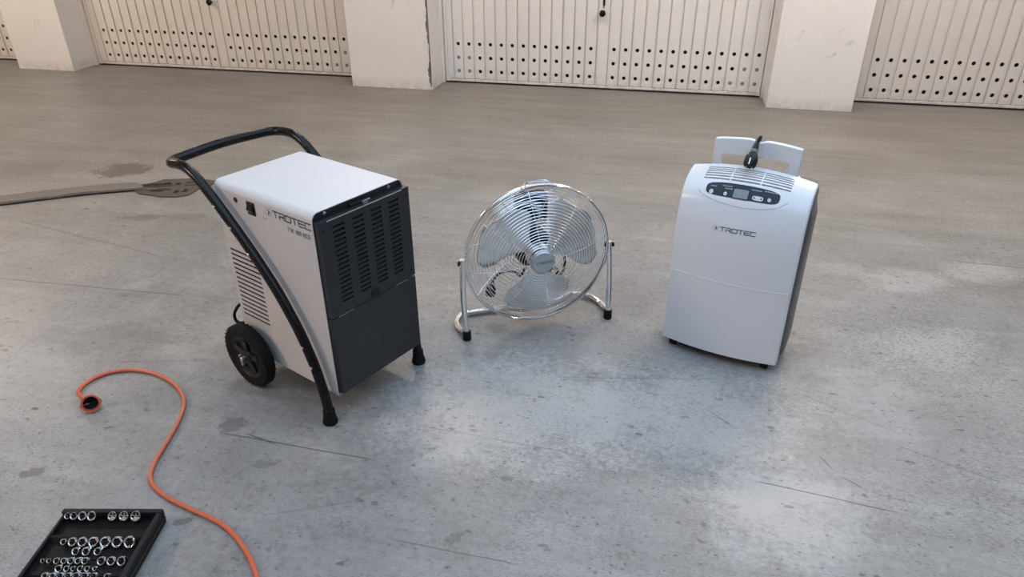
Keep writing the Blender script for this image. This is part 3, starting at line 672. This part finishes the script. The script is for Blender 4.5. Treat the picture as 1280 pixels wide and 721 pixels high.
xsn = [WX*i/28 for i in range(29)]
def shell_part(name, svals, xvals, hole=None, lbl=None):
    mb = MB(); mb.grid(lambda u, v, d: S(u, v, -d), xvals, svals, hole, .008)
    ns = len(svals)
    for x in (0.0, WX):     # side returns, rounded over
        k = len(mb.v); sx = 1 if x == 0 else -1
        prof = [(0, 0), (-.003*sx, -.002), (-.0045*sx, -.006), (-.0045*sx, -.030)]
        vs = []
        for s in svals:
            for dx, of in prof:
                p = S(x, s, of, WOB if False else 0.0); vs.append((x+dx, p[1], p[2]))
        m = len(prof); mb.add(vs, [(i*m+j, i*m+j+1, (i+1)*m+j+1, (i+1)*m+j) for i in range(ns-1) for j in range(m-1)])
    for s in (svals[0], svals[-1]):     # closing lips at both ends
        n = len(xvals); mb.add([S(x, s) for x in xvals]+[S(x, s, -.012) for x in xvals], [(i, i+1, n+i+1, n+i) for i in range(n-1)])
    o = obj(name, mb, 'white_plastic', P, recalc=False, angle=50)
    return o
shell_part('water_tank', [SEAM*i/14 for i in range(14)]+[SEAM-.0009], xsn)
GX = [(.057, .1435), (.1475, .2415), (.2455, .338)]
SR = [.6245+.0108*i for i in range(6)]
sv = [SEAM+.0009]+[SEAM+(.62-SEAM)*i/26 for i in range(1, 27)]
for s in SR: sv += [s, s+.0058]
sv += [.690, .696, .702, STOP]
xv = [0, .010, .025, .041]
for a, b in GX: xv += [a+(b-a)*i/6 for i in range(7)]
xv += [.358, .376, .392, WX]; xv = sorted(set(xv))
def vent_hole(i, j):
    x = (xv[i]+xv[i+1])/2; s = (sv[j]+sv[j+1])/2
    return any(a-1e-6 < x < b+1e-6 for a, b in GX) and any(t+1e-6 < s < t+.0058-1e-6 for t in SR)
shell_part('front_shell', sv, xv, vent_hole)
mb = MB(); mb.grid(lambda u, v, d: S(u, v, -.009), [.05+.30*i/12 for i in range(13)], [.617, .64, .66, .68, .692]); va = obj('vent_floor', mb, 'vent_grey', P, recalc=False); va['label'] = 'shaded grille floor under the top slats'
mb = MB(); mb.tube([S(x, SEAM, .0002) for x in xsn], .0013, 6); bd_ = obj('seam_highlight', mb, 'white_plastic', P)  # added bead that draws the bright edge highlight of the seam
# dark rear body
rs = []
for z in (.045, .06, .30, .45, .55, .60, .628, .642):
    # front follows the shell, back leans a little
    ys = [p[0] for p in dp if p[1] <= z]; yf = (ys[-1] if ys else 0)+.014
    bk = .262 if z < .60 else .255
    bl = .016 if .05 < z < .6 else .006
    ring = [(.004, yf+.012), (-bl*.6, yf+.03), (-bl, max(.07, yf+.045)), (-bl, .19), (.008, bk-.02), (.04, bk), (WX-.04, bk), (WX-.008, bk-.02), (WX+bl, .19), (WX+bl, max(.07, yf+.045)), (WX+bl*.6, yf+.03), (WX-.004, yf+.012)]
    rs.append([(a, min(b, bk), z) for a, b in ring])
mb = MB(); mb.rings(rs); obj('rear_body', mb, 'grey_plastic', P)
mb = MB(); mb.box((.06, .16, .60), (WX-.06, .250, .646)); obj('top_cap', mb, 'white_plastic', P, bevel=.008)
# control panel, its film, screen and buttons
def patch(mb, xc, sc, hw, hs, off, nu=24, nv=5, k=2.6, bow=0.0):
    Pn = []
    for i in range(nu+1):
        u = -math.cos(PI*i/nu); h = (max(0, 1-abs(u)**k))**(1/k)
        for j in range(nv+1): Pn.append(S(xc+hw*u, sc+bow*(1-u*u)+hs*h*(2*j/nv-1), off))
    m = nv+1
    mb.add(Pn, [(i*m+j, (i+1)*m+j, (i+1)*m+j+1, i*m+j+1) for i in range(nu) for j in range(nv)]); return mb
mb = patch(MB(), .1945, .5925, .1185, .0215, .0012, k=4.0, bow=.001); pn = obj('control_panel', mb, 'slate', P, recalc=False); pn['label'] = 'slate control panel with display and buttons'
mb = patch(MB(), .192, .5860, .0265, .0152, .0019, k=14); obj('screen_bezel', mb, 'dark_void', pn, recalc=False)
mb = patch(MB(), .192, .5862, .0240, .0128, .0026, k=14); obj('display', mb, 'lcd', pn, recalc=False)
for x, s, r in ((.096, .5815, .0068), (.1432, .580, .0055), (.2828, .5830, .0055)):
    mb = patch(MB(), x, s, r, r*1.0, .0026, 16, 3, 2.0); o = obj('button', mb, 'button', pn, recalc=False)
    mb = patch(MB(), x, s, r*.25, r*.25, .0032, 8, 2, 2.0); obj('button_mark', mb, 'print_grey', o, recalc=False)
mb = patch(MB(), .2471, .5815, .0170, .0062, .0026, 20, 3, 3.5); o = obj('button', mb, 'button', pn, recalc=False)
for dx in (-.011, .011):
    mb = patch(MB(), .2471+dx, .5815, .0024, .0026, .0032, 8, 2, 2.0); obj('button_mark', mb, 'print', o, recalc=False)
random.seed(3)
for xa, xb, s in ((.090, .108, .599), (.128, .160, .6035), (.138, .160, .596), (.222, .250, .604), (.262, .300, .607)):
    mb = MB(); x = xa
    while x < xb:
        w = .0018+.0022*random.random(); mb.add([S(x, s-.0016, .0019), S(x+w, s-.0016, .0019), S(x+w, s+.0014, .0019), S(x, s+.0014, .0019)], [(0, 1, 2, 3)]); x += w+.0012
    obj('panel_print', mb, 'print_light', pn, recalc=False)
mb = MB(); cur = [(.052, .585), (.062, .575), (.085, .566), (.12, .558), (.16, .5535), (.205, .5515), (.25, .554), (.29, .561), (.32, .572), (.341, .590)]
pc = smooth_path([(a, b, 0) for a, b in cur], 5); mb.tube([S(p.x, p.y, .0001) for p in pc], .0008, 5); obj('panel_crease', mb, 'line', P)
logo(P, lambda u, v: S(.1290+u, .4690+v+u*.02, .0007), .0122, th=.2)
# handle: two legs and a notched grip bar with curved top
HY = .200
def hz(u, lo=False):
    k = 1-(2*u-1)**2
    return (.698+.006*k) if lo else (.750+.012*k)
nx = 24
mb = MB(); pts_t = []; pts_b = []
xa, xb = .050, .336
for i in range(nx+1):
    u = i/nx; x = xa+(xb-xa)*u; zt = hz(u)-(.010*math.exp(-((u-.51)/.055)**2)); pts_t.append((x, zt))
outline = [(.046, .60)]+[(xa, .72)]+pts_t+[(xb, .72), (.332, .60), (.300, .60), (.303, .690), (.301, .698)]
for i in range(nx+1):
    u = 1-i/nx; x = .082+(.300-.082)*u; outline.append((x, .699+.005*(1-(2*u-1)**2)))
outline += [(.079, .690), (.077, .60)]
mb.prism(outline, lambda a, b: (a, HY-.011, b), lambda a, b: (a, HY+.012, b)); obj('handle', mb, 'white_plastic', P, bevel=.003)
# casters under the body
for x, y in ((.035, .024), (WX-.035, .024), (.035, .215), (WX-.035, .215)):
    mb = MB(); mb.tube([(x-.012, y, .019), (x+.012, y, .019)], .019, 16); c = obj('caster', mb, 'rubber', P)
    mb = MB(); mb.box((x-.016, y-.012, .026), (x+.016, y+.012, .05)); obj('caster_fork', mb, 'black_plastic', c)
mb = MB(); mb.box((.02, .012, .028), (WX-.02, .24, .048)); obj('base_plate', mb, 'black_plastic', P)
# mains lead laid over the handle, plug hanging in front of it
ld = [(.176, .278, .30), (.176, .275, .55), (.180, .262, .70), (.190, .228, .758), (.195, .205, .7705), (.194, .190, .770), (.1935, .176, .760), (.193, .164, .748)]
mb = MB(); mb.tube(smooth_path(ld, 6), .0048, 8); ca = obj('power_cord', mb, 'rubber', P)
l2 = [(.196, .214, .766), (.190, .196, .772), (.183, .176, .752), (.177, .158, .730), (.174, .148, .718)]
mb = MB(); mb.tube(smooth_path(l2, 5), .0036, 8); cb = obj('cord_tail', mb, 'plug_grey', P); cb['label'] = 'thin grey cord end beside the plug'
mb = MB(); mb.lathe([(.005, -.012), (.0062, 0), (.0062, .012), (.004, .014)], (.172, .143, .711), (.12, .45, 1), 12); obj('cord_tip', mb, 'rubber', cb)
pax = Vector((.05, .66, .75)).normalized(); po = Vector((.1905, .098, .7005))
mb = MB(); mb.lathe([(.018, 0), (.0215, .006), (.0220, .024), (.0180, .038), (.0115, .050), (.0090, .070), (.0058, .086)], po, pax, 20); pl_ = obj('plug', mb, 'black_plastic', ca)
pq = Vector((0, -.75, .66)).normalized()
mb = MB(); mb.tube([po+pax*.001+pq*.019, po+pax*.022+pq*.0215], .0024, 6); obj('earth_clip', mb, 'zinc', ca)
mb = MB(); mb.tube([po+pax*.050, po+pax*.060], .0122, 12); obj('plug_collar', mb, 'plug_grey', ca)
for s in (-1, 1):
    mb = MB(); c = po+Vector((s*.0095, 0, 0)); mb.tube([c, c-pax*.011], .0022, 8); obj('plug_pin', mb, 'zinc', ca)

# ------------------------------------------------------------------ orange extension lead
X = thing('extension_cord', 'orange extension cord curving over the floor to its round coupling', 'cord', (-1.776, 1.496, 0))
CPTS = [(-1.800, 1.513), (-1.838, 1.528), (-1.872, 1.548), (-1.893, 1.572), (-1.900, 1.604), (-1.892, 1.646), (-1.857, 1.688), (-1.795, 1.714), (-1.714, 1.715), (-1.623, 1.687), (-1.545, 1.639), (-1.494, 1.584), (-1.459, 1.508), (-1.433, 1.415), (-1.412, 1.329), (-1.396, 1.287), (-1.376, 1.256), (-1.34, 1.229), (-1.274, 1.201), (-1.185, 1.178), (-1.1, 1.158), (-1.036, 1.132), (-.974, 1.091), (-.93, 1.055), (-.895, 1.018), (-.862, .98), (-.82, .92), (-.78, .84)]
zz = lambda i: .022 if i < 2 else (.016 if i == 2 else (.010 if i == 3 else .007))
mb = MB(); mb.tube(smooth_path([(a+1.776, b-1.496, zz(i)) for i, (a, b) in enumerate(CPTS)], 6), .0064, 10); obj('lead', mb, 'orange', X)
ax = Vector((.70, -.62, .42)).normalized(); o0 = Vector((-.004, .004, .0265)); k0 = o0-ax*.034
mb = MB(); mb.lathe([(.007, -.016), (.010, -.004), (.021, .006), (.0255, .018), (.0265, .040), (.0290, .0405), (.0290, .0475), (.0235, .0475), (.0225, .040), (.0215, .020)], k0, ax, 32, False); cpl = obj('coupling', mb, 'orange', X)
mb = MB(); mb.lathe([(.0218, .018), (.0218, .0205)], k0, ax, 28); fc = obj('socket_face', mb, 'dark_void', X)
q = Vector((0, 0, 1)); q = (q-ax*q.dot(ax)).normalized(); w = ax.cross(q)
mb = MB(); mb.tube([k0+ax*.026+w*.021, k0+ax*.026-w*.021], .0036, 8); obj('earth_bridge', mb, 'black_plastic', X)
mb = MB(); mb.tube([k0+ax*.0295+w*.019, k0+ax*.0295+w*.004], .0014, 6); obj('earth_contact', mb, 'zinc', X)
for s in (-1, 1):
    mb = MB(); c = k0+ax*.044+w*.0285*s
    mb.tube([c-q*.006, c+q*.006], .0042, 8); obj('lug', mb, 'orange', X)

# ------------------------------------------------------------------ socket case
CW, CL = .272, .40
K = thing('socket_case', 'open black plastic tool case with rows of chrome sockets in front corner', 'tool case', (-1.233, 1.134, 0), 12.3)
mb = MB(); mb.box((-CW, -CL, 0), (0, 0, .022)); obj('case_base', mb, 'case', K, bevel=.006)
mb = MB()
mb.box((-CW, -.014, .0225), (0, 0, .047)); mb.box((-.014, -CL, .0225), (0, -.0145, .047)); mb.box((-CW, -CL, .0225), (-CW+.008, -.0145, .036))
obj('rim', mb, 'case_edge', K, bevel=.003)
mb = MB(); mb.box((-.004, -CL, .020), (.004, -.006, .026)); obj('side_bead', mb, 'case_edge', K, bevel=.002)
ROWS = [[(-.253, .0090, 0), (-.236, .0105, 0), (-.213, .0120, 0), (-.188, .0128, 0), (-.132, .0122, 1), (-.101, .0130, 1), (-.069, .0140, 1)],
        [(-.217, .0080, 0), (-.194, .0115, 0), (-.168, .0125, 0), (-.140, .0130, 0), (-.109, .0140, 0), (-.078, .0144, 0), (-.0455, .0155, 0)],
        [(-.173, .0096, 0), (-.146, .0108, 0), (-.116, .0100, 0)],
        [(-.239, .0055, 0), (-.223, .0063, 0), (-.204, .0080, 0), (-.186, .0076, 0), (-.168, .0085, 0), (-.150, .0080, 0), (-.132, .0088, 0), (-.091, .0106, 0), (-.066, .0112, 0), (-.040, .0118, 0)],
        [(-.189, .0090, 0), (-.169, .0074, 0), (-.152, .0058, 0), (-.135, .0070, 0), (-.117, .0070, 0), (-.098, .0052, 0)],
        [(-.206, .0080, 0), (-.187, .0080, 0), (-.168, .0085, 0), (-.148, .0085, 0), (-.128, .0090, 0), (-.107, .0090, 0), (-.085, .0085, 0), (-.052, .0070, 0)]]
RY = [-.021, -.106, -.132, -.162, -.182, -.209]
TA = R(46)          # the racks hold the sockets tipped towards the front of the case
axv = Vector((0, -math.sin(TA), math.cos(TA))); vv = Vector((0, math.cos(TA), math.sin(TA)))
RZ = [.040, .038, .033, .034, .030, .036]
SL = .016
def slope_block(name, row_ids, xa, xb, upx, dnx):
    # wedge whose sloped face carries the rows; face passes SL behind the socket mouths
    ids = row_ids; top = Vector((0, RY[ids[0]], RZ[ids[0]]))-axv*(SL+.0012)+vv*upx; low = Vector((0, RY[ids[-1]], RZ[ids[-1]]))-axv*(SL+.0012)-vv*dnx
    zb = .0225
    if low.z < zb:
        t = (zb-low.z)/(top.z-low.z); low = low.lerp(top, t)
    poly = [(top.y, top.z), (low.y, low.z), (low.y, zb), (top.y+.006, zb), (top.y+.006, top.z)]
    if abs(low.z-zb) < 1e-5: poly = [(top.y, top.z), (low.y, zb), (top.y+.006, zb), (top.y+.006, top.z)]
    mb = MB(); mb.prism(poly, lambda a, b: (xa, a, b), lambda a, b: (xb, a, b)); return obj(name, mb, 'case', K, bevel=.0008)
NAMES = ['far', 'second', 'third', 'fourth', 'fifth', 'nearest']; ORD = ['first', 'second', 'third', 'fourth', 'fifth', 'sixth', 'seventh', 'eighth', 'ninth', 'tenth']
slope_block('socket_rack', [0], -.266, -.168, .014, .012); slope_block('socket_rack', [0], -.15, -.046, .014, .012)
for r in range(1, 6): slope_block('socket_rack', [r], -.262, -.020, .011 if r == 1 else .002, .010)
for y0, y1, z in ((-.0865, -.084, .0285), (-.1490, -.1465, .0245), (-.1985, -.196, .0245)):
    mb = MB(); mb.box((-.262, y0, .0225), (-.018, y1, z)); obj('row_divider', mb, 'case_edge', K)
def socket(r, star, label, loc):
    g = thing('socket', label, 'socket', (0, 0, 0), 0, 'chrome sockets in the black case')
    g.location = K_M @ Vector(loc); g.rotation_euler = (0, 0, R(12.3))
    n = 24; u = Vector((1, 0, 0)); ri = r*.76
    def ring(rad, h, hexa=False):
        out = []
        for k in range(n):
            a = 2*PI*k/n; q = rad
            if hexa: q = rad*(math.cos(PI/6)/math.cos((a % (PI/3))-PI/6))
            if star: q = rad*(1+.12*math.cos(6*a)) if hexa else rad
            out.append(axv*h+(u*math.cos(a)+vv*math.sin(a))*q)
        return out
    mb = MB(); mb.rings([ring(r*.8, -SL), ring(r*.97, -SL+.001), ring(r, -SL+.003), ring(r, -.0012), ring(r*.95, 0), ring(ri*1.06, 0), ring(ri, -.001, True), ring(ri*.96, -SL*.75, True)], True)
    obj('socket_body', mb, 'chrome', g)
    if star:
        mb = MB()
        for k in range(5):
            a = 2*PI*k/5+.3; d = u*math.cos(a)+vv*math.sin(a); e = -u*math.sin(a)+vv*math.cos(a)
            mb.add([axv*-.002+e*r*.10, axv*-.002-e*r*.10, axv*-.002+d*ri*.98-e*r*.10, axv*-.002+d*ri*.98+e*r*.10], [(0, 1, 2, 3)])
        o = obj('star_insert', mb, 'zinc', g)
    else:
        mb = MB(); mb.rings([ring(ri*.93, -SL*.70, True), ring(ri*.4, -SL*.72)], True); obj('bore_bottom', mb, 'dark_void', g)
    return g
K_M = Matrix.Translation((-1.233, 1.134, 0)) @ Matrix.Rotation(R(12.3), 4, 'Z')
for i, row in enumerate(ROWS):
    for j, (x, r, st) in enumerate(row):
        if st: lab = '%s from left of the three star-pattern chrome sockets in the far row' % ORD[j-4]
        else: lab = '%s chrome socket from the left in the %s row of the black case' % (ORD[j], NAMES[i])
        socket(r, st, lab, (x, RY[i], RZ[i]))
